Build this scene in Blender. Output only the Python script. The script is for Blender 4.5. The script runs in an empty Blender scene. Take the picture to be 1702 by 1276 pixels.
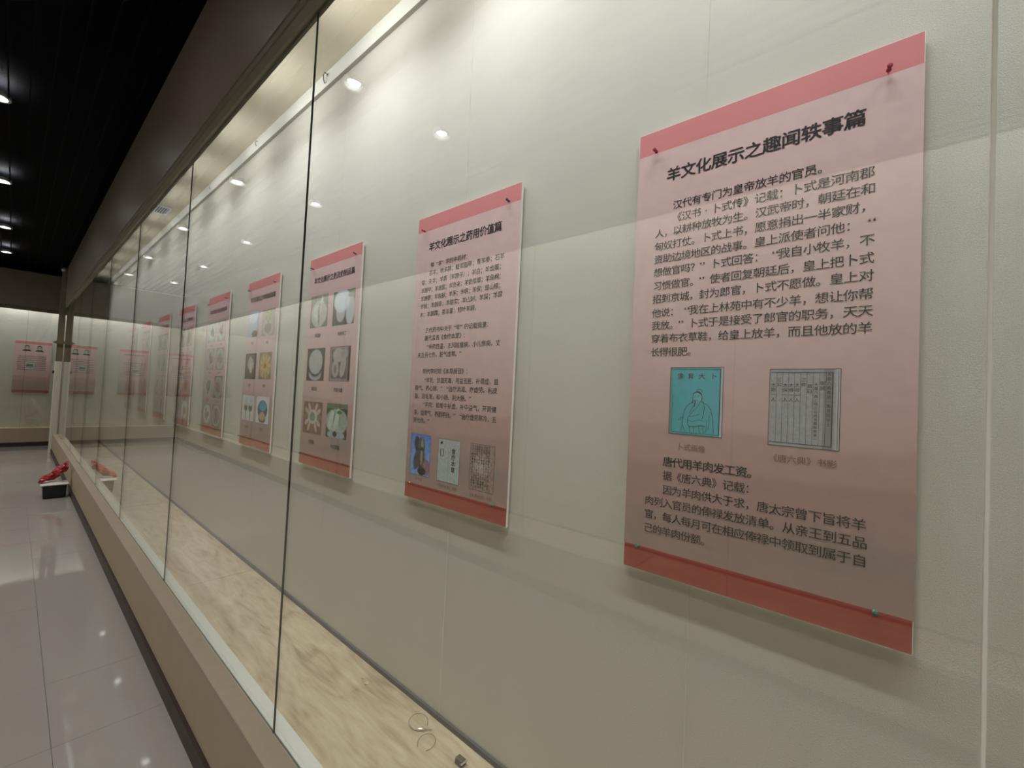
import bpy, bmesh, math, random
import numpy as np
from mathutils import Matrix, Vector

S = bpy.context.scene
COL = S.collection
random.seed(7)
H = 1.68            # camera height above the hall floor
CEIL = H + 2.34

# ------------------------------------------------------------------ camera
cam_d = bpy.data.cameras.new('camera')
cam = bpy.data.objects.new('camera', cam_d); COL.objects.link(cam)
yw, pt, rl = math.radians(49.065), math.radians(1.611), math.radians(2.738)
fwd = Vector((math.sin(yw)*math.cos(pt), math.cos(yw)*math.cos(pt), math.sin(pt)))
right = Vector((math.cos(yw), -math.sin(yw), 0)); up = right.cross(fwd)
r2 = right*math.cos(rl)+up*math.sin(rl); u2 = -right*math.sin(rl)+up*math.cos(rl)
cam.matrix_world = Matrix(((r2.x, u2.x, -fwd.x, 0), (r2.y, u2.y, -fwd.y, 0), (r2.z, u2.z, -fwd.z, H), (0, 0, 0, 1)))
cam_d.sensor_width = 36; cam_d.sensor_fit = 'HORIZONTAL'
cam_d.lens = 718.67*36/1702; cam_d.clip_start = .02; cam_d.clip_end = 100
S.camera = cam

# ------------------------------------------------------------------ view, world
S.view_settings.view_transform = 'Standard'; S.view_settings.look = 'None'
S.view_settings.gamma = 1; S.view_settings.use_curve_mapping = False
S.view_settings.exposure = 0.08
S.cycles.max_bounces = 10; S.cycles.diffuse_bounces = 4; S.cycles.glossy_bounces = 5
S.cycles.transparent_max_bounces = 24; S.cycles.transmission_bounces = 6
S.cycles.sample_clamp_indirect = 4; S.cycles.caustics_reflective = False; S.cycles.caustics_refractive = False
W = bpy.data.worlds.new('world'); S.world = W; W.use_nodes = True
W.node_tree.nodes['Background'].inputs[0].default_value = (.5, .5, .5, 1)
W.node_tree.nodes['Background'].inputs[1].default_value = 0.0

# brightness of the lamps the place has (tuned here, used by their builders)
CASE_W = 7.0          # strip lamps hidden behind the lintel of each case
CASE_COL = (.93, .98, 1.09)
SPOT_W = 95.0         # downlights in the black ceiling
SPOT_COL = (1.0, .95, .87)
BULB_E = 90.0

# ------------------------------------------------------------------ materials
def mat(name, col, rough=.6, spec=.5, metal=0., noise=0., nscale=20., bump=0., bscale=200., emit=None, es=1., stretch=None):
    m = bpy.data.materials.new(name); m.use_nodes = True
    nt = m.node_tree; b = nt.nodes['Principled BSDF']
    b.inputs['Base Color'].default_value = (*col, 1); b.inputs['Roughness'].default_value = rough
    b.inputs['Metallic'].default_value = metal; b.inputs['Specular IOR Level'].default_value = spec
    tc = nt.nodes.new('ShaderNodeTexCoord')
    src = tc.outputs['Object']
    if stretch:
        mp = nt.nodes.new('ShaderNodeMapping'); mp.inputs['Scale'].default_value = stretch
        nt.links.new(src, mp.inputs[0]); src = mp.outputs[0]
    if noise:
        n = nt.nodes.new('ShaderNodeTexNoise'); n.inputs['Scale'].default_value = nscale; n.inputs['Detail'].default_value = 5
        nt.links.new(src, n.inputs[0])
        mx = nt.nodes.new('ShaderNodeMixRGB')
        mx.inputs[1].default_value = (*[c*(1-noise) for c in col], 1); mx.inputs[2].default_value = (*[min(1, c*(1+noise)) for c in col], 1)
        nt.links.new(n.outputs[0], mx.inputs[0]); nt.links.new(mx.outputs[0], b.inputs['Base Color'])
    if bump:
        n2 = nt.nodes.new('ShaderNodeTexNoise'); n2.inputs['Scale'].default_value = bscale; n2.inputs['Detail'].default_value = 3
        nt.links.new(tc.outputs['Object'], n2.inputs[0])
        bp = nt.nodes.new('ShaderNodeBump'); bp.inputs['Strength'].default_value = bump; bp.inputs['Distance'].default_value = .002
        nt.links.new(n2.outputs[0], bp.inputs['Height']); nt.links.new(bp.outputs[0], b.inputs['Normal'])
    if emit:
        b.inputs['Emission Color'].default_value = (*emit, 1); b.inputs['Emission Strength'].default_value = es
    return m

def vcmat(name, rough=.5):
    m = bpy.data.materials.new(name); m.use_nodes = True
    nt = m.node_tree; b = nt.nodes['Principled BSDF']; a = nt.nodes.new('ShaderNodeAttribute'); a.attribute_name = 'ink'
    nt.links.new(a.outputs['Color'], b.inputs['Base Color']); b.inputs['Roughness'].default_value = rough
    b.inputs['Specular IOR Level'].default_value = .25
    return m

def glass_mat():
    m = bpy.data.materials.new('pane_glass'); m.use_nodes = True; nt = m.node_tree; nt.nodes.clear()
    out = nt.nodes.new('ShaderNodeOutputMaterial'); mix = nt.nodes.new('ShaderNodeMixShader')
    tr = nt.nodes.new('ShaderNodeBsdfTransparent'); tr.inputs[0].default_value = (.955, .975, .96, 1)
    gl = nt.nodes.new('ShaderNodeBsdfGlossy'); gl.inputs['Roughness'].default_value = 0.0
    gl.inputs[0].default_value = (1, 1, 1, 1)
    lw = nt.nodes.new('ShaderNodeLayerWeight'); lw.inputs[0].default_value = .5
    pw = nt.nodes.new('ShaderNodeMath'); pw.operation = 'POWER'; pw.inputs[1].default_value = 4.6
    ml = nt.nodes.new('ShaderNodeMath'); ml.operation = 'MULTIPLY_ADD'; ml.inputs[1].default_value = .92; ml.inputs[2].default_value = .060
    nt.links.new(lw.outputs['Facing'], pw.inputs[0]); nt.links.new(pw.outputs[0], ml.inputs[0])
    nt.links.new(ml.outputs[0], mix.inputs[0]); nt.links.new(tr.outputs[0], mix.inputs[1]); nt.links.new(gl.outputs[0], mix.inputs[2])
    nt.links.new(mix.outputs[0], out.inputs[0])
    return m

def board_wood():
    m = bpy.data.materials.new('wood_grain_board'); m.use_nodes = True; nt = m.node_tree; b = nt.nodes['Principled BSDF']
    tc = nt.nodes.new('ShaderNodeTexCoord'); mp = nt.nodes.new('ShaderNodeMapping'); mp.inputs['Scale'].default_value = (7, 1.5, 1)
    nt.links.new(tc.outputs['Object'], mp.inputs[0])
    n = nt.nodes.new('ShaderNodeTexNoise'); n.inputs['Scale'].default_value = 2.2; n.inputs['Detail'].default_value = 7; n.inputs['Distortion'].default_value = 1.6
    nt.links.new(mp.outputs[0], n.inputs[0])
    mp2 = nt.nodes.new('ShaderNodeMapping'); mp2.inputs['Scale'].default_value = (60, 5, 1); nt.links.new(tc.outputs['Object'], mp2.inputs[0])
    n2 = nt.nodes.new('ShaderNodeTexNoise'); n2.inputs['Scale'].default_value = 1.5; n2.inputs['Detail'].default_value = 4; nt.links.new(mp2.outputs[0], n2.inputs[0])
    ad = nt.nodes.new('ShaderNodeMath'); ad.operation = 'MULTIPLY_ADD'; ad.inputs[1].default_value = .35
    nt.links.new(n2.outputs[0], ad.inputs[0]); nt.links.new(n.outputs[0], ad.inputs[2])
    r = nt.nodes.new('ShaderNodeValToRGB'); e = r.color_ramp.elements
    e[0].position = .42; e[0].color = (.26, .185, .10, 1); e[1].position = .85; e[1].color = (.50, .405, .26, 1)
    x = e.new(.62); x.color = (.41, .315, .19, 1)
    nt.links.new(ad.outputs[0], r.inputs[0]); nt.links.new(r.outputs[0], b.inputs['Base Color'])
    b.inputs['Roughness'].default_value = .55; b.inputs['Specular IOR Level'].default_value = .3
    return m

M = dict(
    wall=mat('wallpaper_grey_green', (.62, .565, .475), .8, .2, noise=.04, nscale=6, bump=.35, bscale=500),
    fascia=mat('painted_fascia', (.27, .225, .19), .33, .5, noise=.12, nscale=3),
    moulding=mat('painted_moulding', (.175, .15, .10), .55, .4),
    lintel=mat('dark_lintel', (.10, .085, .055), .5, .3),
    base=mat('beige_base_paint', (.40, .325, .235), .6, .35, noise=.05, nscale=9, bump=.2, bscale=350),
    skirt=mat('dark_brown_skirting', (.045, .028, .026), .42, .25, noise=.3, nscale=12),
    ledge=mat('stone_ledge', (.37, .315, .245), .55, .3, noise=.08, nscale=15),
    strip=mat('pale_sill_strip', (.60, .60, .52), .5, .4, noise=.08, nscale=30),
    soffit=mat('soffit_paint', (.56, .485, .35), .6, .3, noise=.05, nscale=4),
    valance=mat('white_valance', (.80, .76, .67), .5, .3),
    valance_u=mat('valance_underside', (.33, .29, .23), .5, .3),  # darker grey for the underside of the white valance
    shadow=mat('dark_gap_skirting', (.10, .085, .08), .5, .3),
    wood=board_wood(), glass=glass_mat(),
    seal=mat('dark_silicone', (.045, .05, .04), .5, .3),
    sealw=mat('lit_edge_white', (.95, .94, .88), .3, .5),  # near-white stands in for light caught along one glass edge
    black=mat('black_ceiling', (.0012, .0012, .0022), .8, .1),
    slat=mat('black_slat', (.0012, .0013, .002), .8, .12),
    tile=mat('grey_polished_tile', (.32, .30, .29), .045, .55, noise=.05, nscale=60),
    grout=mat('tile_grout', (.17, .16, .155), .7, .2),
    seam=mat('lifted_wallpaper_edge', (.70, .66, .58), .7, .2),
    foam=mat('foam_board', (.86, .80, .72), .6, .3),
    red=mat('red_band_ink_lit', (.70, .235, .225), .5, .25), redb=mat('red_band_ink_dim', (.35, .06, .048), .5, .25),  # red print; paler header, darker footer partly paint in the light's falloff
    ink=mat('black_ink', (.025, .02, .022), .5, .2),
    brownink=mat('faded_red_ink', (.26, .10, .09), .5, .2),
    ink2=mat('picture_frame_ink', (.10, .07, .06), .5, .2),
    vc=vcmat('printed_picture'),
    white=mat('white_plastic', (.75, .75, .74), .35, .5),
    bulb=mat('lamp_glow', (1, 1, 1), .5, .2, emit=(.95, .97, 1.0), es=BULB_E),
    tube=mat('tube_glow', (1, 1, 1), .5, .2, emit=CASE_COL, es=6),
    chrome=mat('chrome', (.92, .90, .85), .28, .5, metal=1),
    wire=mat('dark_wire', (.10, .07, .045), .4, .5),
    pole=mat('beige_column', (.22, .195, .14), .6, .3, noise=.15, nscale=9),
    polew=mat('white_sheet', (.88, .84, .76), .55, .3, noise=.03, nscale=20),
    binb=mat('black_plastic', (.012, .013, .014), .3, .5),
    bag=mat('red_plastic', (.33, .012, .018), .35, .5, noise=.3, nscale=25),
    pinr=mat('pin_red', (.35, .01, .03), .3), pinp=mat('pin_purple', (.05, .015, .10), .3),
    ping=mat('pin_green', (.05, .13, .09), .3), piny=mat('pin_brass', (.6, .35, .10), .25, metal=1),
)

# ------------------------------------------------------------------ helpers
def link(o, parent=None):
    COL.objects.link(o)
    if parent: o.parent = parent
    return o
def tag(o, label=None, cat=None, group=None, kind=None):
    if label: o['label'] = label
    if cat: o['category'] = cat
    if group: o['group'] = group
    if kind: o['kind'] = kind
    return o
def empty(name, loc=(0, 0, 0), rot=None):
    o = bpy.data.objects.new(name, None); COL.objects.link(o); o.empty_display_size = .05
    o.matrix_world = Matrix.Translation(loc) @ (rot.to_4x4() if rot else Matrix.Identity(4))
    return o
class MB:
    def __init__(s): s.v = []; s.f = []
    def box(s, a, b):
        x0, y0, z0 = a; x1, y1, z1 = b; k = len(s.v)
        s.v += [(x0, y0, z0), (x1, y0, z0), (x1, y1, z0), (x0, y1, z0), (x0, y0, z1), (x1, y0, z1), (x1, y1, z1), (x0, y1, z1)]
        s.f += [tuple(k+i for i in q) for q in ((0, 3, 2, 1), (4, 5, 6, 7), (0, 1, 5, 4), (1, 2, 6, 5), (2, 3, 7, 6), (3, 0, 4, 7))]
        return s
    def prism(s, pts, y0, y1):       # profile in x,z extruded along y
        k = len(s.v); n = len(pts)
        s.v += [(p[0], y0, p[1]) for p in pts] + [(p[0], y1, p[1]) for p in pts]
        for i in range(n): j = (i+1) % n; s.f.append((k+i, k+n+i, k+n+j, k+j))
        s.f.append(tuple(k+i for i in range(n))); s.f.append(tuple(k+n+i for i in reversed(range(n))))
        return s
    def lathe(s, prof, n=24, c=(0, 0, 0), axis='z'):
        k = len(s.v); m = len(prof)
        for i in range(n):
            a = 2*math.pi*i/n
            for r, z in prof:
                p = (r*math.cos(a), r*math.sin(a), z)
                if axis == 'y': p = (p[0], p[2], p[1])
                if axis == 'x': p = (p[2], p[0], p[1])
                s.v.append((c[0]+p[0], c[1]+p[1], c[2]+p[2]))
        for i in range(n):
            j = (i+1) % n
            for q in range(m-1): s.f.append((k+i*m+q, k+j*m+q, k+j*m+q+1, k+i*m+q+1))
        return s
    def tube(s, pts, r, n=8):
        k = len(s.v); m = len(pts)
        for i, p in enumerate(pts):
            p = Vector(p); t = (Vector(pts[min(i+1, m-1)])-Vector(pts[max(i-1, 0)])).normalized()
            a = t.cross(Vector((0, 0, 1))); a = a if a.length > .1 else t.cross(Vector((1, 0, 0))); a.normalize(); b = t.cross(a)
            rr = r[i] if isinstance(r, (list, tuple)) else r
            for j in range(n):
                w = 2*math.pi*j/n; s.v.append(tuple(p+a*rr*math.cos(w)+b*rr*math.sin(w)))
        for i in range(m-1):
            for j in range(n): l = (j+1) % n; s.f.append((k+i*n+j, k+i*n+l, k+(i+1)*n+l, k+(i+1)*n+j))
        s.f.append(tuple(k+j for j in reversed(range(n)))); s.f.append(tuple(k+(m-1)*n+j for j in range(n)))
        return s
    def mesh(s, name, m):
        me = bpy.data.meshes.new(name); me.from_pydata(s.v, [], s.f)
        if m: me.materials.append(m)
        bm = bmesh.new(); bm.from_mesh(me); bmesh.ops.recalc_face_normals(bm, faces=bm.faces); bm.to_mesh(me); bm.free()
        return me
    def build(s, name, m, parent=None, smooth=False, bevel=0):
        me = s.mesh(name, m)
        if smooth: me.polygons.foreach_set('use_smooth', [True]*len(me.polygons))
        o = bpy.data.objects.new(name, me); link(o, parent)
        if bevel:
            md = o.modifiers.new('bevel', 'BEVEL'); md.width = bevel; md.segments = 2; md.limit_method = 'ANGLE'
        return o
def box(name, a, b, m, parent=None, **k): return MB().box(a, b).build(name, m, parent, **k)

# ------------------------------------------------------------------ shell
fl = box('floor', (-2.3, -3.0, -.12), (2.3, 15.6, -.012), M['grout']); tag(fl, kind='structure')
tm = MB().box((.0007, .0007, -.012), (.5993, .5993, 0)).mesh('tile', M['tile'])
x_t = [.2-.6*4, .2-.6*3, .2-.6*2, .2-.6, .2]
for i, x in enumerate(x_t):
    for j in range(30):
        y = 3.41+.6*(j-10)
        if y < -2.6 or y > 14.9: continue
        t = bpy.data.objects.new('tile', tm); link(t, fl); t.location = (x, y, random.uniform(-.0003, .0003))
        t.rotation_euler = (random.uniform(-.0006, .0006), random.uniform(-.0006, .0006), 0)
for x in (.8, 1.4):                                   # the passage beyond the end of the case
    for j in range(3):
        t = bpy.data.objects.new('tile', tm); link(t, fl); t.location = (x, 13.61-.6+.6*j, 0) if j else (x, 13.61, 0)
        if j == 0: t.location = (x, 14.21+.0, 0)
        elif j == 1: t.location = (x, 13.61, 0)
        else: t.location = (x, 14.81, -.0001)
cl = box('ceiling', (-2.5, -3.0, CEIL+.12), (2.4, 15.7, CEIL+.2), M['black']); tag(cl, kind='structure')
sm = MB().box((-.004, -2.95, 0), (.004, 14.95, .05)).mesh('slat', M['slat'])
for i in range(20):
    o = bpy.data.objects.new('slat', sm); link(o, cl); o.location = (.57-.12*i, 0, CEIL)

wr = box('wall_right', (1.167, -3, 0), (1.30, 13.35, CEIL+.1), M['wall']); tag(wr, kind='structure')
wl = box('wall_left', (-2.38, -3, 0), (-2.25, 15.6, CEIL+.1), M['wall']); tag(wl, kind='structure')
we = box('wall_far', (-2.25, 15.46, 0), (2.3, 15.6, CEIL+.1), M['wall']); tag(we, kind='structure')
wn = box('wall_near', (-2.38, -3.15, 0), (1.30, -3.0, CEIL+.1), M['wall']); tag(wn, kind='structure')
wp = box('wall_passage', (2.15, 13.35, 0), (2.3, 15.46, CEIL+.1), M['wall']); tag(wp, kind='structure')
# wallpaper seams of the right wall: slightly puckered raised strips
def seam(y, seed, full=True):
    rnd = random.Random(seed); b = MB(); z0, z1 = H-1.255, H+1.80; n = 90; w = .0012
    pts = []
    for i in range(n+1):
        z = z0+(z1-z0)*i/n; puck = max(0, rnd.gauss(0, .0018)) if full else 0
        pts.append((y+rnd.uniform(-.0007, .0007), z, .0012+puck))
    for i in range(n):
        (a, z, p), (c, zz, q) = pts[i], pts[i+1]; k = len(b.v)
        b.v += [(1.167, a-w, z), (1.167-p, a, z), (1.167, a+w, z), (1.167, c-w, zz), (1.167-q, c, zz), (1.167, c+w, zz)]
        b.f += [(k, k+1, k+4, k+3), (k+1, k+2, k+5, k+4)]
    return b.build('wallpaper_seam', M['seam'] if full else M['wall'], wr)
for i, y in enumerate((.375, 1.31, 2.36, 3.42, 4.47, 5.5)): seam(y, i, i == 1)

# ------------------------------------------------------------------ glass display cases
def rotz(a): return Matrix.Rotation(a, 3, 'Z')
def case(label, loc, ang, a0, a1, joints, ftop, boards, glass_end, soff_end, lamps, gain=1., ugain=1., cat='display case'):
    """local x = depth into the case from the glass plane, local y = along, z up"""
    R = empty('display_case', loc, rotz(ang)); tag(R, label, cat)
    GZ = H-1.277
    MB().box((-.077, a0, .0), (.058, a1, GZ-.012)).build('base_wall', M['base'], R)
    MB().prism([(-.0905, 0), (-.0905, .088), (-.084, .097), (-.077, .097), (-.077, 0)], a0, a1).build('skirting', M['skirt'], R)
    MB().prism([(-.079, GZ-.012), (-.079, GZ+.008), (-.076, GZ+.012), (-.003, GZ+.004), (-.003, GZ-.012)], a0, a1).build('ledge', M['ledge'], R)
    box('sill_strip', (-.002, a0, GZ-.012), (.059, a1, GZ), M['strip'], R)
    box('floor_support', (.059, a0, GZ-.05), (.474, soff_end, GZ-.014), M['shadow'], R)
    bs = [b for b in boards]
    for i in range(len(bs)-1):
        box('floor_board', (.060, bs[i]+.0035, GZ-.014), (.472, bs[i+1]-.0035, GZ-.004-.0012*(i % 2)), M['wood'], R)
    box('back_skirting', (.4635, a0+.002, GZ-.004), (.474, soff_end-.002, GZ+.016), M['shadow'], R)
    js = [a0]+[j for j in joints if a0 < j < glass_end]+[glass_end]
    for i in range(len(js)-1):
        box('glass_pane', (0, js[i]+.0015, GZ), (.008, js[i+1]-.0015, H+1.44), M['glass'], R)
        if i:
            wj = .0015 if abs(js[i]+.084) > .01 else .002
            s = box('joint_seal', (.0005, js[i]-wj, GZ), (.0075, js[i]+wj, H+1.44), M['seal'] if abs(js[i]+.084) > .01 else M['sealw'], R)
            if abs(js[i]+.084) < .01: s['label'] = 'pale glass joint, lit edge painted white'
    box('fascia_board', (-.032, a0, H+1.525), (-.004, a1, H+ftop), M['fascia'], R)
    MB().prism([(-.026, H+1.525), (-.026, H+1.492), (-.020, H+1.488), (-.020, H+1.480), (-.024, H+1.476), (-.016, H+1.4405), (-.004, H+1.4405), (-.004, H+1.525)], a0, a1).build('lower_moulding', M['moulding'], R)
    box('lintel', (-.004, a0, H+1.44), (.018, a1, H+1.907), M['lintel'], R)
    box('soffit', (.018, a0, H+1.907), (.474, soff_end, H+1.93), M['soffit'], R)
    box('valance', (.454, a0, H+1.8165), (.474, soff_end, H+1.907), M['valance'], R)
    box('valance_underside', (.4545, a0, H+1.8145), (.4745, soff_end, H+1.8163), M['valance_u'], R)
    tb = MB(); hs = MB()
    y = a0+.35
    k = 0
    while y < soff_end-.5:
        hs.box((.022, y-.36, H+1.80), (.085, y+.36, H+1.84))
        if k % 1 == 0 and lamps[0] <= y <= lamps[1]:
            ld = bpy.data.lights.new('case_strip_lamp', 'AREA'); ld.shape = 'RECTANGLE'; ld.size = .05; ld.size_y = .66
            ld.energy = CASE_W*gain; ld.spread = math.radians(125); ld.color = CASE_COL
            lo = bpy.data.objects.new('case_strip_lamp', ld); link(lo, R)
            lo.location = (.075, y, H+1.63)
            # aims down and slightly to the back wall
            d = Vector((.16, 0, -1)).normalized(); zax = -d; yax = Vector((0, 1, 0)); xax = yax.cross(zax)
            lo.matrix_local = Matrix(((xax.x, yax.x, zax.x, .060), (xax.y, yax.y, zax.y, y), (xax.z, yax.z, zax.z, H+1.78), (0, 0, 0, 1)))
            lo2d = bpy.data.lights.new('case_strip_uplight', 'AREA'); lo2d.energy = CASE_W*.42*ugain; lo2d.color = CASE_COL; lo2d.shape = 'RECTANGLE'; lo2d.size = .05; lo2d.size_y = .45
            lo2 = bpy.data.objects.new('case_strip_uplight', lo2d); link(lo2, R)
            zz = -Vector((.80, 0, .66)).normalized(); yy = Vector((0, 1, 0)); xx = yy.cross(zz)
            lo2.matrix_local = Matrix(((xx.x, yy.x, zz.x, .095), (xx.y, yy.y, zz.y, y), (xx.z, yy.z, zz.z, H+1.66), (0, 0, 0, 1)))
        y += .9; k += 1
    hs.build('lamp_housing', M['white'], R)['kind'] = 'stuff'
    return R
GL = .692
J = [-.084+1.765*i for i in range(-1, 8)]
right_case = case('long glass-fronted display case on the right, with sheep posters and wood-grain floor', (GL, 0, 0), 0, -2.9, 13.42, J, 2.34,
    [-2.9, -1.52, .88, 3.28, 5.68, 8.08, 10.48, 12.15], 13.42, 12.15, (-2.9, 12))
box('end_panel', (.02, 12.15, H-1.30), (.474, 12.30, H+1.93), M['wall'], right_case)
box('end_cap', (-.0, 13.42, 0), (.474, 13.45, CEIL), M['base'], right_case)
left_case = case('opposite display case on the left side of the hall, seen reflected in the glass', (-1.78, 0, 0), math.pi, -15.46, 2.9,
    [-14.9+1.765*i for i in range(0, 11)], 2.34, [-15.46+2.0*i for i in range(0, 10)], 2.9, 2.9, (-15.3, 2.8), .62, 3.3)
end_case = case('display case across the far end of the hall behind the pale post', (0, 15.0, 0), math.pi/2, -2.15, 1.685,
    [-1.6, -.16, 1.3], 2.33, [-2.15, -.35, 1.685], 1.685, 1.685, (-2.1, 1.7), .42, 1.35)
box('end_panel', (.018, -2.14, H-1.30), (.458, -2.10, H+1.90), M['wall'], end_case)

# small vent in the soffit
v = empty('ceiling_vent', (.99, 6.2, H+1.907)); tag(v, 'small white louvred vent set in the soffit of the long case', 'vent')
fm = MB()
for a, b in (((-.07, -.15), (.07, -.13)), ((-.07, .13), (.07, .15)), ((-.07, -.13), (-.055, .13)), ((.055, -.13), (.07, .13))):
    fm.box((a[0], a[1], -.012), (b[0], b[1], -.001))
fm.build('frame', M['white'], v)
for i in range(5):
    MB().prism([(-.05+.022*i, -.010), (-.044+.022*i, -.010), (-.036+.022*i, -.002), (-.042+.022*i, -.002)], -.13, .13).build('louvre', M['white'], v)
box('backing', (-.055, -.13, -.0015), (.055, .13, -.0005), M['shadow'], v)

# hanging hooks on the white board above the wall
def hook(y, big=False):
    o = empty('wall_hook', (1.145, y, H+1.865)); s = 1.6 if big else 1
    pts = [(0, 0, .01*s), (-.012*s, 0, .012*s), (-.016*s, 0, 0), (-.014*s, 0, -.018*s), (-.008*s, .002, -.026*s), (-.003*s, .004, -.018*s)]
    MB().tube(pts, .0022*s).build('hook_wire', M['wire'], o, smooth=True)
    MB().lathe([(0, -.003), (.006*s, -.003), (.006*s, 0), (0, .001)], 12, (0, 0, .01*s), 'x').build('mount_plate', M['chrome'], o)
    if big:
        lp = [(-.010+.004*math.sin(t), .013*math.sin(t), -.012+.026*math.cos(t)) for t in [2*math.pi*i/20 for i in range(21)]]
        MB().tube(lp, .0022).build('cord_loop', M['white'], o, smooth=True)
    return o
for i, (y, lb) in enumerate(((2.58, 'small metal hook with a pale cord loop on the white board, nearest of the row'), (3.72, 'small metal hook on the white board, second from the camera'),
        (4.92, 'small metal hook on the white board, third from the camera'), (6.10, 'small metal hook on the white board, fourth from the camera, beyond the paper scrap'),
        (7.25, 'small metal hook on the white board, furthest one seen, past the vent'))):
    tag(hook(y, i == 0), lb, 'hook', 'hooks along the white board')
b = MB(); rnd = random.Random(3)
pv = [(rnd.uniform(-.012, 0), rnd.uniform(-.035, .035), rnd.uniform(-.035, .03)) for _ in range(22)]
bm = bmesh.new(); [bm.verts.new(p) for p in pv]; bmesh.ops.convex_hull(bm, input=bm.verts); me = bpy.data.meshes.new('paper_scrap'); bm.to_mesh(me); bm.free(); me.materials.append(M['white'])
o = link(bpy.data.objects.new('paper_scrap', me)); o.location = (1.145, 5.43, H+1.87)
tag(o, 'crumpled white paper scrap stuck on the board above the wall', 'paper scrap')

# hanging sensor inside the far end of the case
o = empty('pendant_sensor', (1.00, 11.9, H+1.907)); tag(o, 'small round pendant on a thin rod at the far end of the long case', 'pendant')
MB().tube([(0, 0, 0), (0, 0, -.22)], .004).build('rod', M['wire'], o)
MB().lathe([(0, .03), (.02, .026), (.035, .012), (.04, -.01), (.03, -.03), (0, -.038)], 20, (0, 0, -.25)).build('round_head', M['white'], o, smooth=True)

# ------------------------------------------------------------------ pole
p = empty('white_post', (.632, 13.52, 0)); tag(p, 'pale square post, white below and beige above, at the far end of the long case', 'post')
box('upper_shaft', (-.052, -.03, H+.28), (.050, .05, CEIL-.02), M['pole'], p)
box('lower_shaft', (-.058, -.034, 0), (.050, .052, H+.28), M['polew'], p, bevel=.004)
MB().prism([(-.115, H+.69), (-.06, H+.725), (.06, H+.725), (.115, H+.69), (.06, H+.662), (-.06, H+.662)], -.05, .03).build('reflection_shape', M['pole'], p)  # solid shape added to stand in for a symmetrical reflection
MB().lathe([(0, .04), (.022, .033), (.038, .012), (.04, -.01), (.03, -.032), (0, -.042)], 20, (-.035, -.07, H+2.26)).build('sensor_knob', M['white'], p, smooth=True)
box('switch', (-.085, -.02, H+.02), (-.058, .01, H+.08), M['binb'], p)

# ------------------------------------------------------------------ ceiling downlights
def downlight(x, y, label, power=1.):
    o = empty('ceiling_lamp', (x, y, CEIL)); tag(o, label, 'ceiling lamp', 'downlights in the black ceiling')
    MB().lathe([(.062, -.004), (.078, -.006), (.08, 0), (.075, .03), (.060, .04), (.055, .01), (.062, -.004)], 28).build('trim_ring', M['white'], o, smooth=True)
    MB().lathe([(0, .012), (.022, .008), (.040, .018), (.039, .03), (0, .03)], 24).build('lens', M['bulb'], o, smooth=True)
    ld = bpy.data.lights.new('downlight_beam', 'SPOT'); ld.energy = SPOT_W*power; ld.color = SPOT_COL; ld.spot_size = 1.6; ld.spot_blend = 1.0; ld.shadow_soft_size = .05
    lo = link(bpy.data.objects.new('downlight_beam', ld), o); lo.location = (0, 0, -.02)
    lo.visible_glossy = True
    return o
rowA = [-1.95, .6, 3.15, 5.78, 8.26, 10.85, 13.05]; rowB = [-1.9, .55, 3.1, 5.6, 8.1, 10.6, 13.06]
names = ['first', 'second', 'third', 'fourth', 'fifth', 'sixth', 'seventh']
for i, y in enumerate(rowA): downlight(-.21, y, 'round ceiling downlight in the row nearer the long case, %s from the near end' % names[i])
for i, y in enumerate(rowB): downlight(-1.04, y, 'round ceiling downlight in the row nearer the opposite case, %s from the near end' % names[i])

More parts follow.
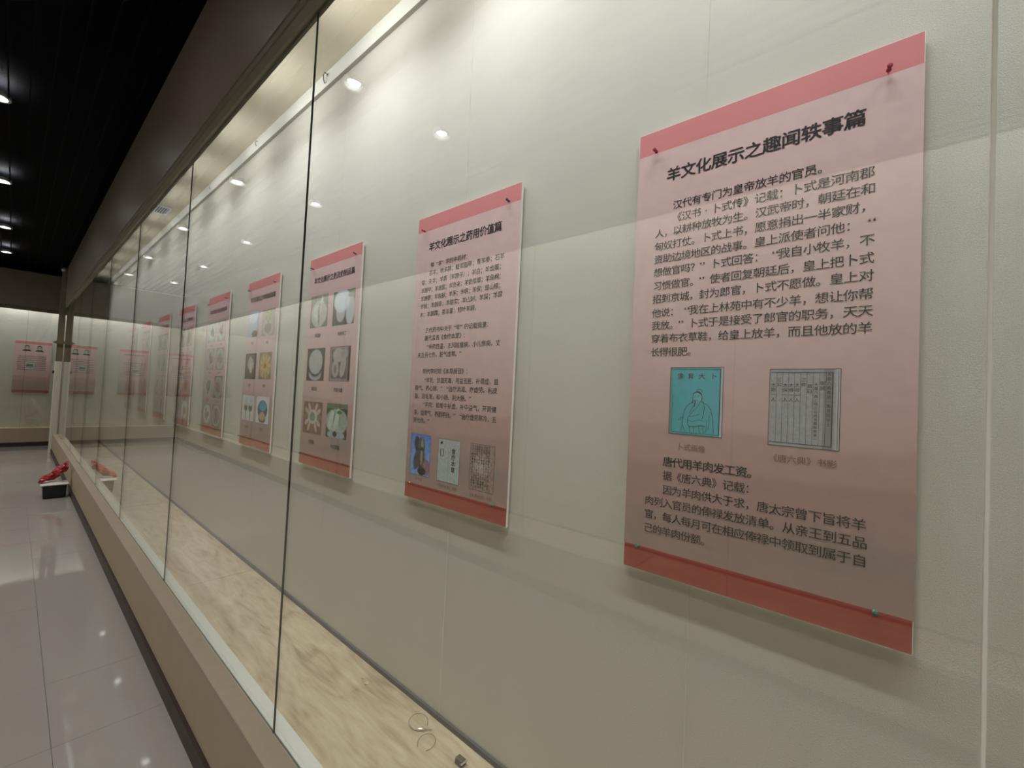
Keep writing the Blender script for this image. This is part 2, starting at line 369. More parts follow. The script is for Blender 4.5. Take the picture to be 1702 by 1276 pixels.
# ------------------------------------------------------------------ lettering and printed pictures
GC = {}
def glyph(ch, bold):
    k = ch
    if k in GC: return GC[k]
    c = bpy.data.curves.new('t', 'FONT'); c.body = ch; c.size = 1; c.resolution_u = 2
    o = bpy.data.objects.new('t', c); COL.objects.link(o)
    dg = bpy.context.evaluated_depsgraph_get(); dg.update()
    m = bpy.data.meshes.new_from_object(o.evaluated_get(dg))
    v = [(a.co.x, a.co.y) for a in m.vertices]; f = [tuple(p.vertices) for p in m.polygons]
    bpy.data.objects.remove(o); bpy.data.curves.remove(c); bpy.data.meshes.remove(m)
    GC[k] = (v, f); return GC[k]
class Ink:
    def __init__(s): s.v = []; s.f = []
    def ch(s, ch, cx, cy, size, bold=.012, z=.0009, sx=1.):
        if ch in ' 　': return
        v, f = glyph(ch, bold)
        if not v: return
        if ch in '“”': x0 = sum(a[0] for a in v)/len(v) + (-.22 if ch == '“' else .22)
        elif ord(ch) > 255: x0 = .5
        else: x0 = (min(a[0] for a in v)+max(a[0] for a in v))/2
        qs = 1.35 if ch in '“”' else 1
        y0 = .38 if ord(ch) > 255 or ch in '“”·' else .36
        offs = ((0, 0),) if bold < .006 else (((-bold*.5, 0), (bold*.5, 0)) if bold < .014 else ((-bold, 0), (bold, 0), (0, bold*.6), (0, -bold*.6)))
        for n, (ox, oy) in enumerate(offs):
            k = len(s.v)
            s.v += [(cx+(a[0]-x0+ox)*size*sx*qs, cy+((a[1]-y0)+oy)*size, z+.00002*n) for a in v]
            s.f += [tuple(k+i for i in q) for q in f]
    def row(s, text, x, y, pitch, size, bold=.012, **k):
        for i, c in enumerate(text): s.ch(c, x+i*pitch, y, size, bold, **k)
    def col(s, text, x, y, pitch, size, bold=.012, **k):
        for i, c in enumerate(text): s.ch(c, x, y-i*pitch, size, bold, **k)
    def rect(s, x0, y0, x1, y1, z=.0009):
        k = len(s.v); s.v += [(x0, y0, z), (x1, y0, z), (x1, y1, z), (x0, y1, z)]; s.f.append((k, k+1, k+2, k+3))
    def frame(s, x0, y0, x1, y1, w, z=.0009):
        s.rect(x0, y0, x1, y0+w, z); s.rect(x0, y1-w, x1, y1, z); s.rect(x0, y0, x0+w, y1, z); s.rect(x1-w, y0, x1, y1, z)
    def line(s, pts, w, z=.0010):
        for (a, b), (c, d) in zip(pts[:-1], pts[1:]):
            L = math.hypot(c-a, d-b) or 1; nx, ny = -(d-b)/L*w/2, (c-a)/L*w/2; k = len(s.v)
            s.v += [(a+nx, b+ny, z), (a-nx, b-ny, z), (c-nx, d-ny, z), (c+nx, d+ny, z)]; s.f.append((k, k+1, k+2, k+3))
    def build(s, name, m, parent):
        me = bpy.data.meshes.new(name); me.from_pydata(s.v, [], s.f); me.materials.append(m)
        return link(bpy.data.objects.new(name, me), parent)
class Pic:                       # a small painted raster, laid on a fine grid of coloured points
    def __init__(s, w, h, bg):
        s.w, s.h = w, h; s.a = np.zeros((h, w, 3)); s.a[:] = bg
        s.Y, s.X = np.mgrid[0:h, 0:w]; s.X = (s.X+.5)/w; s.Y = 1-(s.Y+.5)/h; s.ar = h/w
    def put(s, m, c, soft=None): s.a = s.a*(1-m[..., None])+np.array(c)*m[..., None]; return s
    def ell(s, cx, cy, rx, ry, c, rot=0, e=.12, ring=None):
        dx, dy = s.X-cx, (s.Y-cy)*s.ar; R = math.radians(rot)
        u = (dx*math.cos(R)+dy*math.sin(R))/rx; v = (-dx*math.sin(R)+dy*math.cos(R))/(ry*s.ar)
        d = np.sqrt(u*u+v*v)
        m = np.clip((1-d)/e+.5, 0, 1) if ring is None else np.clip(1-abs(d-1)/ring, 0, 1)
        return s.put(m, c)
    def rect(s, x0, y0, x1, y1, c): return s.put(((s.X > x0) & (s.X < x1) & (s.Y > y0) & (s.Y < y1)).astype(float), c)
    def noise(s, amp, seed=0, cell=3):
        r = np.random.RandomState(seed); n = r.rand(s.h//cell+2, s.w//cell+2); n = np.kron(n, np.ones((cell, cell)))[:s.h, :s.w]
        s.a = np.clip(s.a*(1+amp*(n[..., None]-.5)*2), 0, 1); return s
    def mesh(s, x0, y0, x1, y1, z=.0006, name=None):
        me = bpy.data.meshes.new('picture'); h, w = s.h, s.w
        vs = [(x0+(x1-x0)*i/(w-1), y1-(y1-y0)*j/(h-1), z) for j in range(h) for i in range(w)]
        fs = [(j*w+i, (j+1)*w+i, (j+1)*w+i+1, j*w+i+1) for j in range(h-1) for i in range(w-1)]
        me.from_pydata(vs, [], fs); at = me.color_attributes.new('ink', 'FLOAT_COLOR', 'POINT')
        c = np.ones((h*w, 4)); c[:, :3] = s.a.reshape(-1, 3) if name else np.clip((s.a.reshape(-1, 3)-.07)*1.18, .01, 1); at.data.foreach_set('color', c.ravel())
        me.materials.append(M['vc']); return me
PINK = (.74, .495, .465)
def background():
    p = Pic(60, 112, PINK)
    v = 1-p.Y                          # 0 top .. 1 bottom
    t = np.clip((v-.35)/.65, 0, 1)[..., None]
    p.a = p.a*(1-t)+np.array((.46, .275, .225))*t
    def ridge(base, amp, ph, col, k, fr=1.):
        r = base-amp*(.6*np.sin(p.X*5.2*fr+ph)+.3*np.sin(p.X*13*fr+ph*2)+.12*np.sin(p.X*31+ph)); m = np.clip((v-r)/.012, 0, 1)*np.clip(1-(v-r-.10)/.22, 0, 1)
        p.put(m*k, col)
    ridge(.695, .018, .3, (.42, .22, .20), .38); ridge(.78, .014, 2.1, (.36, .215, .20), .4, 1.3); ridge(.88, .012, 4.2, (.33, .24, .205), .45, 1.6)
    p.put(np.clip(1-((p.X-.78)/.28)**2-((v-.90)/.055)**2, 0, 1)*.45, (.27, .235, .20))
    p.noise(.03, 5, 2)
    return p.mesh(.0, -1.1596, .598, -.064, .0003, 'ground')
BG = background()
RT = Matrix(((0, 0, -1), (-1, 0, 0), (0, 1, 0)))       # local x -> -Y, y -> Z, z -> -X  (right wall)
RL = Matrix(((0, 0, 1), (1, 0, 0), (0, 1, 0)))         # left wall
RE = Matrix(((1, 0, 0), (0, 0, -1), (0, 1, 0)))        # far wall
FW, FH = .598, 1.224
bmesh_board = MB().box((0, -FH, -.0105), (FW, 0, 0)).mesh('board', M['foam'])
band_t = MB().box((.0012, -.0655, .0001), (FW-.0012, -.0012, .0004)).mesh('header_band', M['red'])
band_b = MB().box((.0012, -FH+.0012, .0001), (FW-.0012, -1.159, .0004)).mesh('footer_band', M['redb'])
def inst(name, me, parent): return link(bpy.data.objects.new(name, me), parent)
pin_me = {k: MB().lathe([(0, .0), (.0012, .0), (.0012, .006), (.005, .007), (.0045, .010), (.0028, .012), (.0028, .018), (.005, .020), (.005, .022), (0, .023)], 12).mesh('push_pin', M[k]) for k in ('pinr', 'pinp', 'ping', 'piny')}
def poster(loc, rot, label, title, pins='rrgg', tx=.1024, tpitch=.0388, tsize=.0405, du=0):
    R = empty('poster', loc, rot); tag(R, label, 'poster', None)
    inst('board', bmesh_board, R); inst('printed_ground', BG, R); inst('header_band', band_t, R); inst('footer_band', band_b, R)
    k = {'r': 'pinr', 'p': 'pinp', 'g': 'ping', 'y': 'piny'}
    for (u, v), c in zip(((.053, -.064), (.5425, -.060), (.0455, -1.159), (.54, -1.159)), pins):
        o = inst('push_pin', pin_me[k[c]], R); o.location = (u, v, 0.0004); o.rotation_euler = (random.uniform(-.25, .1), random.uniform(-.2, .2), 0)
    if title:
        i = Ink(); i.row(title, tx, -.1385, tpitch, tsize, .022); i.build('title_lettering', M['ink'], R)
    return R
def wallposter(y_left, *a, **k): return poster((1.150, y_left, H+.7657), RT, *a, **k)

def blocks(lines):
    out = []
    for l in lines:
        if out and abs(out[-1][-1][1]-l[1]) < .05: out[-1].append(l)
        else: out.append([l])
    return out
def body(R, lines, size=.0262, bold=.010, name='body_lettering', m='ink', pitch=.0248):
    for blk in blocks(lines):
        i = Ink()
        for x, y, t in blk: i.row(t, x, y, pitch, size, bold)
        i.build(name, M[m], R)

# ---- poster 1, the nearest
P1 = wallposter(.5517, 'nearest pink sheep-culture poster with long text, a teal portrait and a grey book page', '羊文化展示之趣闻轶事篇')
L1 = [(.1162, -.2265, '汉代有专门为皇帝放羊的官员。'), (.1162, -.262, '《汉书·卜式传》记载：卜式是河南郡'), (.069, -.297, '人，以耕种放牧为生。汉武帝时，朝廷在和'),
      (.069, -.333, '匈奴打仗。卜式上书，愿意捐出一半家财，'), (.069, -.369, '资助边境地区的战事。皇上派使者问他：“'), (.069, -.405, '想做官吗？”卜式回答：“我自小牧羊，不'),
      (.069, -.443, '习惯做官。”使者回复朝廷后，皇上把卜式'), (.069, -.4795, '招到京城，封为郎官，卜式不愿做。皇上对'), (.069, -.518, '他说：“我在上林苑中有不少羊，想让你帮'),
      (.069, -.553, '我放。”卜式于是接受了郎官的职务，天天'), (.069, -.589, '穿着布衣草鞋，给皇上放羊，而且他放的羊'), (.069, -.626, '长得很肥。'),
      (.1155, -.957, '据《唐六典》记载：'), (.1165, -.994, '因为羊肉供大于求，唐太宗曾下旨将羊'), (.069, -1.030, '肉列入官员的俸禄发放清单。从亲王到五品'),
      (.069, -1.0665, '官，每人每月可在相应俸禄中领取到属于自'), (.069, -1.104, '己的羊肉份额。')]
body(P1, L1)
i = Ink(); i.row('唐代用羊肉发工资。', .1155, -.9195, .0253, .0275, .016); i.build('section_heading', M['ink'], P1)
for t, x, y in (('卜式画像', .146, -.8765), ('《唐六典》书影', .357, -.8775)): i = Ink(); i.row(t, x, y, .0182, .019, .008); i.build('caption_lettering', M['brownink'], P1)
# teal portrait
q = Pic(84, 112, (.145, .40, .42)); q.noise(.05, 2, 2); q.put(np.clip((q.X-.2)*1.2, 0, .25), (.22, .47, .56)); q.rect(0, 0, .05, 1, (.20, .30, .30)); q.rect(.95, 0, 1, 1, (.50, .52, .58))
q.ell(.57, .27, .27, .27, (.155, .41, .43)); q.ell(.54, .56, .075, .07, (.21, .47, .50))
o = inst('portrait_picture', q.mesh(.1143, -.8440, .2465, -.6685), P1)
x0, y0, w, h = .1143, -.8440, .1322, .1755
i = Ink(); i.frame(x0, y0, x0+w, y0+h, .0012, .001); i.rect(x0+.055*w, y0+.03*h, x0+.94*w, y0+.036*h); i.rect(x0+.935*w, y0+.03*h, x0+.95*w, y0+.97*h); i.rect(x0+.055*w, y0+.965*h, x0+.94*w, y0+.972*h); i.rect(x0+.055*w, y0+.03*h, x0+.062*w, y0+.6*h)
for c, t in zip('像育大卜', (.20, .40, .61, .82)): i.ch(c, x0+t*w, y0+.87*h, .0175, .004, .001)
P = lambda pts: [(x0+a*w, y0+b*h) for a, b in pts]
def curve(pts, n=6):
    out = []
    for k in range(len(pts)-1):
        p0, p1, p2, p3 = pts[max(k-1, 0)], pts[k], pts[k+1], pts[min(k+2, len(pts)-1)]
        for j in range(n):
            t = j/n; out.append(tuple(.5*((2*p1[d])+(-p0[d]+p2[d])*t+(2*p0[d]-5*p1[d]+4*p2[d]-p3[d])*t*t+(-p0[d]+3*p1[d]-3*p2[d]+p3[d])*t**3) for d in (0, 1)))
    return out+[pts[-1]]
ln = lambda pts, wd=.0009: i.line(P(curve(pts)), wd)
ln([(.46, .61), (.455, .57), (.44, .545), (.455, .53), (.45, .51), (.47, .50)]); ln([(.46, .61), (.50, .635), (.56, .632), (.61, .60), (.625, .56), (.62, .52), (.60, .50)], .0014)
ln([(.50, .632), (.56, .64), (.62, .60)], .0022); ln([(.53, .64), (.53, .665), (.56, .68), (.61, .67), (.63, .65), (.60, .64)]); ln([(.48, .575), (.51, .578)], .0012); ln([(.54, .58), (.575, .575)], .0012)
ln([(.47, .555), (.465, .54)]); ln([(.46, .52), (.45, .49), (.455, .47)], .002); ln([(.49, .52), (.50, .49), (.485, .44), (.47, .42)], .0022); ln([(.52, .52), (.55, .50)], .0012)
ln([(.62, .50), (.66, .48), (.74, .44), (.80, .36), (.83, .25), (.84, .14), (.85, .05)], .0012); ln([(.45, .48), (.38, .45), (.31, .38), (.28, .28), (.265, .18), (.29, .10), (.33, .05)], .0012)
ln([(.60, .50), (.56, .44), (.50, .38), (.42, .31), (.36, .25)]); ln([(.48, .44), (.43, .38), (.40, .33)]); ln([(.64, .49), (.67, .42), (.66, .33), (.64, .25)], .0012)
ln([(.36, .24), (.37, .16), (.42, .13), (.52, .135), (.62, .15), (.70, .14)], .0014); ln([(.38, .22), (.46, .20), (.56, .23), (.66, .22)]); ln([(.40, .27), (.50, .29), (.60, .32)])
ln([(.28, .27), (.20, .23), (.19, .21), (.21, .21), (.29, .25)]); ln([(.72, .24), (.73, .13), (.70, .05)]); ln([(.76, .3), (.77, .2), (.76, .1)]); ln([(.40, .13), (.42, .05)]); ln([(.48, .13), (.49, .04)]); ln([(.58, .14), (.60, .04)]); ln([(.26, .15), (.24, .05)]); ln([(.65, .13), (.67, .04)])
i.build('portrait_lines', M['ink2'], P1)
# book page
q = Pic(60, 80, (.40, .385, .385)); q.noise(.06, 4, 2); q.rect(.93, 0, 1, 1, (.50, .49, .50)); q.rect(.76, 0, .90, 1, (.30, .29, .29))
inst('book_page_picture', q.mesh(.3458, -.8490, .4784, -.6737), P1)
x0, y0, w, h = .3458, -.8490, .1326, .1753
i = Ink(); i.frame(x0, y0, x0+w, y0+h, .001, .001); i.rect(x0+.02*w, y0+.04*h, x0+.90*w, y0+.047*h); i.rect(x0+.02*w, y0+.95*h, x0+.90*w, y0+.957*h); i.rect(x0+.885*w, y0+.04*h, x0+.90*w, y0+.955*h); i.rect(x0+.965*w, y0+.02*h, x0+.972*w, y0+.97*h)
for k in range(1, 10): i.rect(x0+(.02+.087*k)*w, y0+.045*h, x0+(.02+.087*k)*w+.0006, y0+.952*h)
cols = ['太尉一人', '三公', '太保一人', '太傅一人', '太师一人', '三师', '叙曰', '大唐六典三师三公尚书都省卷第一', '御撰', '大唐六典卷第一集贤院学士']
ys = (.79, .86, .79, .79, .79, .86, .78, .80, .82, .93)
for k, (t, y) in enumerate(zip(cols, ys)):
    s = .0100 if k < 7 or k == 8 else (.0088 if k == 9 else .0076)
    i.col(t, x0+(.02+.087*(k+.5))*w, y0+y*h, s*1.12, s, .006)
i.build('book_page_lines', M['ink2'], P1)

# ---- poster 2
P2 = wallposter(1.592, 'pink text poster with a blue horn photo and two old book pages below', '羊文化展示之药用价值篇', pins='rpyg')
L2 = [(.1124, -.221, '带“羊”字的中药材：'), (.105, -.2545, '百羊；地羊鹊；鲮羊脂甲；青羊参；石羊'), (.0558, -.291, '菊；天羊；羊裘（羊蹄子）；羊白；羊齿蕨；'), (.0558, -.3265, '羊蹄甲；羊胡髭；羊负来；羊奶浆草；羊角棉；'),
      (.0558, -.361, '羊蹄蓼；羊角藤；羊茅；羊明；羊保；郎山楂；'), (.0558, -.3955, '羊桃；羊蹄草；羊踏实；羊山刺；羊屎；羊尿'), (.0558, -.4315, '木；羊踯躅；茶羊藿；短叶羊蹄。'),
      (.100, -.501, '古代药书中关于“羊”的记载摘录：'), (.098, -.535, '唐代孟诜《食疗本草》：'), (.103, -.5725, '“羊肉性温，主风眩瘦病，小儿惊痫，丈'), (.055, -.607, '夫五劳七伤，脏气虚寒。”'),
      (.0983, -.677, '明代李时珍《本草纲目》：'), (.100, -.7152, '“羊乳：甘温无毒，可益五脏、补肾虚、益'), (.0495, -.7485, '精气、养心肺。”“治疗消渴、疗虚劳。利皮'), (.0495, -.7835, '肤、润毛发，和小肠、利大肠。”'),
      (.098, -.8174, '“羊肉：能暖中补虚，补中益气，开胃健'), (.0495, -.854, '身，益肾气，养胆明目。”“治疗虚劳寒冷，五'), (.0495, -.8875, '劳七伤。”')]
def fit(l, xr=.518):
    out = Ink()
    for x, y, t in l:
        pit = .0245 if x+.0245*(len(t)-1) <= xr else (xr-x)/(len(t)-1)
        out.row(t, x, y, pit, .0250, .012, sx=min(1, pit/.0245+.02))
    return out
for blk in blocks(L2): fit(blk).build('body_lettering', M['ink'], P2)
q = Pic(40, 52, (.16, .27, .62)); q.put(np.clip(1-q.Y*1.1, 0, .6), (.30, .42, .66)); q.ell(.36, .72, .15, .22, (.10, .09, .10), 12); q.ell(.55, .70, .17, .24, (.17, .15, .14)); q.ell(.58, .74, .05, .18, (.34, .30, .28)); q.ell(.35, .38, .16, .26, (.13, .12, .15), -14)
q.ell(.58, .36, .16, .34, (.13, .115, .10)); q.ell(.57, .45, .06, .20, (.30, .26, .22)); q.ell(.82, .22, .17, .20, (.30, .20, .24)); q.ell(.60, .12, .20, .10, (.09, .07, .08)); q.rect(.34, .62, .66, .655, (.06, .05, .05)); q.noise(.15, 3, 2)
inst('horn_picture', q.mesh(.0300, -1.120, .1648, -.947), P2)
q = Pic(40, 52, (.45, .47, .44)); q.noise(.10, 6, 2); q.put(np.clip((.5-q.Y), 0, .3), (.40, .52, .55))
inst('book_cover_picture', q.mesh(.2137, -1.1215, .3450, -.9500), P2)
q = Pic(44, 56, (.36, .27, .23)); q.ell(.45, .55, .30, .20, (.55, .45, .40), e=.8); q.rect(.88, 0, .93, 1, (.42, .25, .22)); q.noise(.15, 7, 2)
inst('old_page_picture', q.mesh(.4036, -1.1225, .5300, -.9500), P2)
i = Ink()
for a, b_, c, d in ((.0300, -1.120, .1648, -.947), (.2137, -1.1215, .3450, -.9500), (.4036, -1.1225, .5300, -.9500)): i.frame(a, b_, c, d, .0012, .001)
i.col('食疗本草', .2137+.72*.1313, -.9500-.26*.1715, .0245, .0245, .03, z=.001)
i.line([(.2137+.5*.1313, -.99), (.2137+.49*.1313, -1.05), (.2137+.5*.1313, -1.12)], .0008)
for k, (a, b_) in enumerate(((.235, -.965), (.232, -.968))): i.ch('◆', a, b_, .014, .01, .001)
i.line(curve([(.233, -.990), (.230, -1.005), (.235, -1.022)]), .004); i.line(curve([(.244, -.990), (.248, -1.005), (.245, -1.022)]), .004)
rnd = random.Random(5); chars = '羊之食疗本草味甘温无毒主治五脏虚劳寒冷补中益气'
for c in range(8):
    x = .4036+.1264*(.10+.095*c)
    for r in range(16):
        if rnd.random() < .9: i.ch(rnd.choice(chars), x, -.960-.0098*r, .0095, .012 if (r % 8) not in (5, 6) else .04, .001)
i.build('picture_lettering', M['ink2'], P2)
for t, x, y in (('羚羊角', .080, -1.136), ('《食疗本草》书影', .222, -1.139), ('《本草纲目》书影', .41, -1.143)): i = Ink(); i.row(t, x, y, .0155, .015, .006); i.build('caption_lettering', M['brownink'], P2)

# ---- poster 3: six milk-product photographs
def pic_bowl(seed, bg, plate, food, rim=(.5, .5, .48)):
    q = Pic(34, 28, bg); q.ell(.5, .5, .47, .44, rim); q.ell(.5, .5, .42, .38, plate); r = random.Random(seed)
    for k in range(7):
        a = r.uniform(0, 6.28); d = r.uniform(.02, .24); q.ell(.5+d*math.cos(a), .5+d*math.sin(a), r.uniform(.08, .18), r.uniform(.06, .14), [c*r.uniform(.7, 1.2) for c in food], r.uniform(0, 180))
    return q.noise(.12, seed, 2)
A1 = Pic(40, 34, (.25, .23, .18)); A1.put(np.clip(A1.Y-.3, 0, .6), (.46, .44, .36)); A1.ell(.5, .35, .48, .42, (.20, .19, .15)); A1.ell(.5, .42, .44, .40, (.52, .52, .44)); A1.ell(.36, .48, .18, .28, (.62, .62, .56), 10); A1.ell(.72, .42, .14, .26, (.58, .50, .44), -14); A1.ell(.62, .72, .07, .24, (.62, .64, .58), -12); A1.ell(.5, .35, .04, .3, (.30, .28, .22), 6); A1.noise(.1, 1, 2)
A2 = Pic(40, 34, (.16, .145, .135)); A2.rect(0, .6, 1, 1, (.20, .25, .18)); A2.ell(.80, .42, .19, .42, (.56, .56, .55)); A2.ell(.38, .40, .20, .30, (.50, .50, .48)); A2.ell(.42, .70, .36, .33, (.68, .69, .69)); A2.ell(.42, .72, .30, .26, (.74, .75, .76)); A2.ell(.82, .82, .14, .06, (.40, .40, .38))
A3 = Pic(40, 34, (.14, .11, .10)); A3.ell(.5, .22, .34, .20, (.42, .40, .42)); A3.ell(.5, .55, .42, .42, (.10, .08, .08)); A3.ell(.5, .58, .38, .37, (.48, .45, .42)); A3.noise(.08, 2, 2)
A4 = Pic(40, 34, (.25, .17, .15)); A4.rect(.05, .04, .88, .96, (.34, .30, .29)); A4.rect(.10, .08, .84, .92, (.20, .15, .13)); A4.ell(.42, .74, .26, .20, (.48, .43, .40)); A4.ell(.70, .78, .16, .16, (.42, .37, .34)); A4.ell(.30, .36, .17, .24, (.46, .40, .37), 20); A4.ell(.66, .42, .13, .30, (.48, .43, .40), -16); A4.ell(.30, .34, .07, .12, (.30, .24, .22)); A4.rect(.90, .05, 1, .95, (.07, .06, .06)); A4.noise(.08, 3, 2)
A5 = Pic(40, 34, (.26, .15, .12)); 
for k in range(12):
    a = k*math.pi/6; A5.ell(.5+.34*math.cos(a), .52+.34*math.sin(a), .13, .07, (.50, .40, .34) if k % 3 else (.30, .20, .15), math.degrees(a))
A5.ell(.5, .53, .24, .22, (.50, .47, .42)); A5.ell(.5, .53, .14, .14, (.25, .28, .23)); A5.noise(.12, 4, 2)
A6 = Pic(40, 34, (.10, .10, .08)); A6.rect(0, .86, 1, 1, (.18, .21, .15)); A6.ell(.5, .48, .50, .36, (.42, .44, .42)); A6.ell(.25, .55, .10, .32, (.55, .60, .50), -18); A6.ell(.50, .55, .10, .32, (.52, .57, .47), -18); A6.ell(.78, .52, .18, .26, (.34, .36, .31)); A6.ell(.40, .62, .03, .2, (.22, .27, .2), -18); A6.ell(.30, .82, .08, .03, (.10, .20, .06)); A6.ell(.62, .74, .12, .05, (.10, .20, .06)); A6.ell(.5, .10, .40, .12, (.36, .40, .42)); A6.ell(.45, .12, .10, .08, (.06, .06, .06)); A6.noise(.10, 5, 2)
spots = [(.040, -.419, .258, -.229), (.318, -.424, .553, -.236), (.034, -.731, .255, -.541), (.316, -.7305, .540, -.540), (.028, -1.038, .264, -.853), (.316, -1.0365, .544, -.8515)]
def six(R, pics, caps, names):
    for (a, b_, c, d), q, t, n in zip(spots, pics, caps, names):
        i = Ink(); inst(n, q.mesh(a, b_, c, d), R); s = .0245; i.row(t, (a+c)/2-s*(len(t)-1)/2, b_-.047, s, .025, .016)
        i.build('caption_lettering', M['ink'], R)
P3 = wallposter(2.664, 'pink poster with six photos of white milk foods beside a dark glass joint', '羊文化展示之奶及奶制品篇', pins='ppgg', tx=.085, tpitch=.0392)
six(P3, [A1, A2, A3, A4, A5, A6], ['羊奶粉', '羊奶布丁', '羊奶汤', '羊奶火烧', '羊奶酪', '羊奶蒸糕'], ['food_picture']*6)

# ---- posters 4 .. 9
B1 = Pic(30, 26, (.50, .54, .60)); B1.ell(.5, .85, .4, .3, (.62, .66, .70)); B1.ell(.65, .12, .25, .14, (.25, .16, .14)); B1.noise(.06, 1, 2)
B2 = Pic(30, 26, (.44, .40, .33)); B2.ell(.5, .30, .42, .30, (.55, .50, .43)); B2.ell(.5, .78, .20, .30, (.42, .38, .22)); B2.ell(.5, .30, .26, .18, (.38, .33, .28)); B2.noise(.1, 2, 2)
B3 = Pic(30, 26, (.13, .10, .085)); B3.ell(.5, .55, .16, .32, (.50, .47, .43), 15); B3.ell(.35, .62, .10, .22, (.42, .38, .34), -25); B3.ell(.66, .60, .10, .2, (.44, .40, .36), 30); B3.noise(.12, 3, 2)
B4 = Pic(30, 26, (.30, .20, .12)); B4.ell(.5, .5, .47, .46, (.40, .30, .18))
for k in range(9):
    a = k*.698; B4.ell(.5+.26*math.cos(a), .5+.26*math.sin(a), .17, .06, (.62, .42, .16), math.degrees(a))
B4.ell(.5, .5, .10, .09, (.35, .14, .06)); B4.noise(.12, 4, 2)
B5 = Pic(30, 26, (.62, .62, .60)); 
for x in (.32, .70): B5.ell(x, .52, .16, .17, (.30, .25, .18)); B5.ell(x, .24, .06, .28, (.40, .38, .36)); B5.ell(x, .50, .12, .10, (.16, .11, .07)); B5.ell(x, .74, .12, .16, (.52, .52, .52))
B6 = Pic(30, 26, (.64, .63, .64)); B6.ell(.5, .50, .38, .34, (.07, .12, .16)); B6.ell(.52, .62, .26, .18, (.12, .34, .42)); B6.ell(.5, .16, .26, .14, (.10, .08, .09)); B6.ell(.5, .26, .22, .16, (.60, .34, .20))
P4 = wallposter(3.719, 'pink poster with food photos including two glasses of drink on white, fourth from the camera', '羊文化展示之羊肉制成品篇', pins='ppyg', tx=.085, tpitch=.0392)
six(P4, [B1, B2, B3, B4, B5, B6], ['羊汤', '羊肉', '羊排', '羊蹄', '羊奶杯', '羊奶干'], ['food_picture']*6)
sp8 = [(.05+.27*c, -.415-.245*r, .27+.27*c, -.225-.245*r) for r in range(4) for c in range(2)]
def eight(R, seed):
    r = random.Random(seed)
    for k, (a, b_, c, d) in enumerate(sp8):
        i = Ink()
        bg = [r.uniform(.2, .5)]; bg = [bg[0], bg[0]*.82, bg[0]*.68]
        q = pic_bowl(seed*10+k, bg, [r.uniform(.3, .6)]*3, (r.uniform(.2, .45), r.uniform(.14, .28), .12)); inst('food_picture', q.mesh(a, b_, c, d), R)
        i.row('羊肉汤', (a+c)/2-.022, b_-.027, .022, .022, .016); i.build('caption_lettering', M['ink'], R)
ords = ['fifth', 'sixth', 'seventh', 'eighth', 'ninth']
for k, y in enumerate((4.75, 5.80, 6.85, 7.90, 8.95)):
    R = wallposter(y, 'pink poster with red header band, %s from the camera along the right wall' % ords[k], '羊文化展示之地方美食名篇', pins='rrgg', tx=.085, tpitch=.0392)
    eight(R, k+2)
# ---- posters of the far wall and of the opposite wall
def textlines(R, seed, rows, white=False):
    r = random.Random(seed); i = Ink(); y = -.36
    t = '羊肉性温味甘补中益气开胃健身益肾养肝明目治虚劳寒冷五劳七伤'
    for k in range(rows):
        i.row(''.join(r.choice(t) for _ in range(18)), .07, y, .0255, .025, .014); y -= .045
    i.build('body_lettering', M['ink'], R)
def head(R, u):
    q = Pic(26, 26, (.55, .50, .47)); q.ell(.5, .0, .46, .30, (.03, .03, .035)); q.ell(.5, .60, .25, .34, (.03, .03, .03)); q.ell(.5, .52, .20, .28, (.62, .46, .38)); q.ell(.42, .60, .03, .02, (.05, .04, .04)); q.ell(.58, .60, .03, .02, (.05, .04, .04)); q.ell(.5, .42, .06, .015, (.25, .10, .09))
    inst('portrait_picture', q.mesh(u, -.235, u+.15, -.085), R)
far_lab = ['far wall poster with dark-haired portrait heads, just left of the pale post', 'far wall poster in the middle, seen reflected in the long case', 'far wall poster in the left corner of the end wall']
for k, x in enumerate((-.008, -1.04, -2.07)):
    R = poster((x, 15.445, H+.757), RE, far_lab[k], None, pins='rrgg')
    if k == 0: head(R, .32); head(R, .12)
    else: i = Ink(); i.row('羊文化展示之羊肉美食篇', .1024, -.14, .0388, .04, .022); i.build('title_lettering', M['ink'], R)
    textlines(R, k, 8)
    q = Pic(20, 18, (.62, .60, .56)); q.rect(.15, .3, .85, .7, (.25, .22, .20)); q.rect(.2, .35, .8, .45, (.5, .48, .45)); inst('white_note', q.mesh(.18, -.66, .33, -.50, .0009), R)

# ------------------------------------------------------------------ things on the hall floor
o = empty('plastic_bin', (.448, 8.62, 0)); tag(o, 'low black bin with a white rim and lid standing against the case base', 'bin')
hw, hd = .115, .12
b = MB(); k = 0
prof = [(.00, .88), (.012, .90), (.165, .98), (.178, 1.0)]
for z, s in prof:
    for sx, sy in ((-1, -1), (1, -1), (1, 1), (-1, 1)): b.v.append((sx*hw*s, sy*hd*s, z))
for q in range(len(prof)-1):
    for j in range(4): l = (j+1) % 4; b.f.append((q*4+j, q*4+l, (q+1)*4+l, (q+1)*4+j))
b.f.append((3, 2, 1, 0)); b.f.append(tuple(range(12, 16)))
b.build('tub', M['binb'], o, bevel=.008)
MB().box((-.135, -.14, .178), (.135, .14, .192)).build('lid', M['white'], o, bevel=.005)
MB().lathe([(0, .014), (.05, .012), (.085, .006), (.10, 0)], 28, (0, 0, .192)).build('lid_dome', M['white'], o, smooth=True)
MB().box((.116, -.10, .002), (.124, .10, .165)).build('side_panel', M['strip'], o)
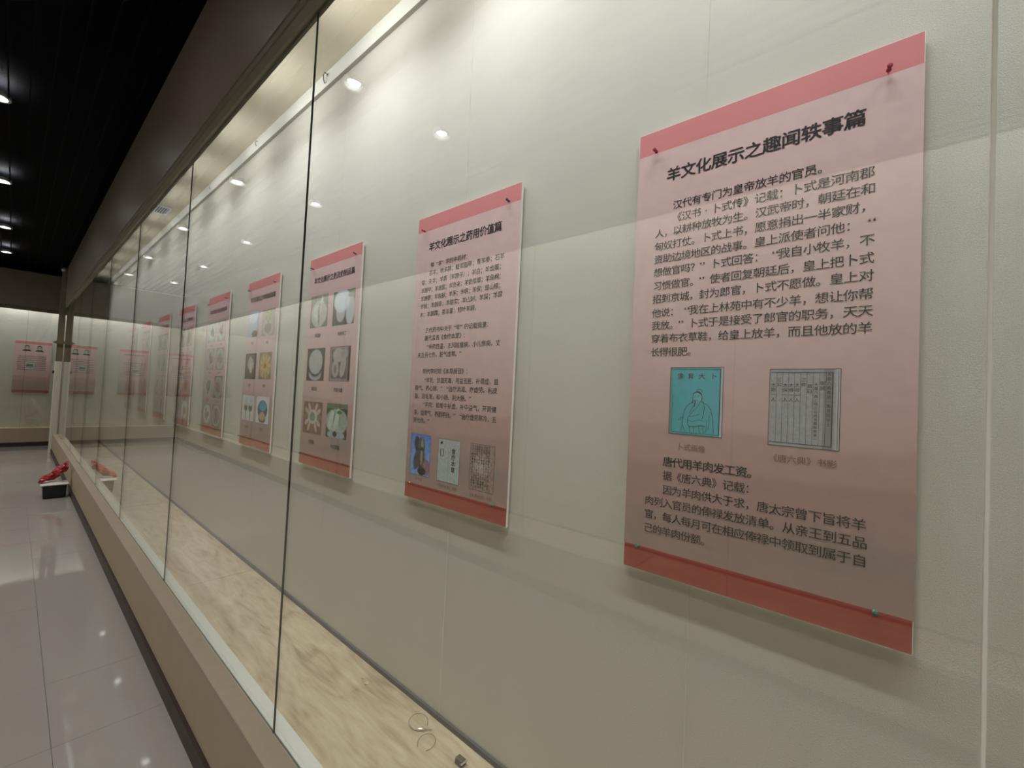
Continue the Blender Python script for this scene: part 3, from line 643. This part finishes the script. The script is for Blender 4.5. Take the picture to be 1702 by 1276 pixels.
# crumpled red plastic bag leaning from the lid to the base wall
bm = bmesh.new(); n, m = 26, 14; rnd = random.Random(11)
axis = [(-.135, 0, .205), (-.10, .01, .235), (-.03, .02, .275), (.04, .03, .325), (.09, .035, .375), (.125, .04, .42), (.140, .04, .47)]
rad = [.012, .036, .05, .055, .052, .045, .006]
rings = []
for a in range(n+1):
    t = a/n*(len(axis)-1); k = min(int(t), len(axis)-2); f_ = t-k
    p = Vector(axis[k]).lerp(Vector(axis[k+1]), f_); r = rad[k]*(1-f_)+rad[k+1]*f_
    ring = []
    for j in range(m):
        w = 2*math.pi*j/m; rr = r*(1+.22*math.sin(3*w+a*.7)+.12*rnd.uniform(-1, 1))
        ring.append(bm.verts.new((p.x-rr*.75*math.sin(w)*.6, p.y+rr*1.5*math.cos(w), p.z+rr*.8*math.sin(w))))
    rings.append(ring)
for a in range(n):
    for j in range(m): l = (j+1) % m; bm.faces.new((rings[a][j], rings[a][l], rings[a+1][l], rings[a+1][j]))
bm.faces.new(list(reversed(rings[0]))); bm.faces.new(rings[-1]); bmesh.ops.recalc_face_normals(bm, faces=bm.faces)
me = bpy.data.meshes.new('plastic_bag'); bm.to_mesh(me); bm.free(); me.materials.append(M['bag'])
o = link(bpy.data.objects.new('plastic_bag', me)); o.location = (.435, 8.64, 0)
tag(o, 'crumpled red plastic bag lying over the bin lid and up against the case', 'plastic bag')

# ------------------------------------------------------------------ bits left on the case floor
FZ = H-1.277-.004
def ring_clip(x, y, r, a0, a1, label, clip=True):
    o = empty('wire_ring', (x, y, FZ)); tag(o, label, 'wire ring')
    pts = [(r*math.cos(math.radians(a0+(a1-a0)*k/30)), r*math.sin(math.radians(a0+(a1-a0)*k/30)), .0015+.012*abs(math.sin(k/30*math.pi))) for k in range(31)]
    MB().tube(pts, .0009, 6).build('wire_loop', M['wire'], o, smooth=True)
    if clip:
        e = pts[0]; MB().tube([(e[0], e[1], .005), (e[0]+.010, e[1]-.010, .006), (e[0]+.024, e[1]-.024, .006)], [.0015, .005, .005], 10).build('metal_ferrule', M['chrome'], o, smooth=True)
        hx = [(e[0]+.024+.020*k/40, e[1]-.024-.020*k/40, .006+.004*math.sin(k*1.1)) for k in range(41)]
        MB().tube(hx, .001, 5).build('spring', M['chrome'], o, smooth=True)
    return o
ring_clip(1.095, 1.345, .036, 215, -60, 'thin wire ring with a shiny metal ferrule on the case floor near the wall')
ring_clip(1.055, 1.245, .032, 160, -130, 'bare wire ring on the case floor, nearer the camera than the one with the ferrule', False)
o = empty('metal_clamp', (1.085, 1.095, FZ)); tag(o, 'small dark metal clamp on the case floor at the bottom edge of the picture', 'clamp')
MB().prism([(-.014, 0), (.014, 0), (.010, .020), (-.010, .020)], -.016, .016).build('clamp_body', M['wire'], o, bevel=.002)
MB().tube([(-.013, -.018, .014), (.013, -.018, .014)], .0035, 10).build('chrome_bar', M['chrome'], o)
def bit(x, y, lb):
    o = empty('metal_screw', (x, y, FZ)); tag(o, lb, 'screw', 'screws left on the case floor')
    MB().tube([(0, 0, .003), (.010, -.006, .003)], .0015, 8).build('shank', M['chrome'], o)
    MB().lathe([(0, -.002), (.004, -.002), (.004, .001), (0, .002)], 10, (0, 0, .0042), 'x').build('screw_head', M['chrome'], o)
bit(1.080, 1.735, 'tiny metal screw on the case floor, further one of the pair in mid floor')
bit(1.070, 1.690, 'tiny metal screw on the case floor, nearer one of the pair in mid floor')
bit(1.148, 2.895, 'tiny metal screw glinting at the foot of the wall behind the nearest dark glass joint')
bit(1.148, 5.20, 'tiny metal screw glinting at the foot of the wall far along the case')
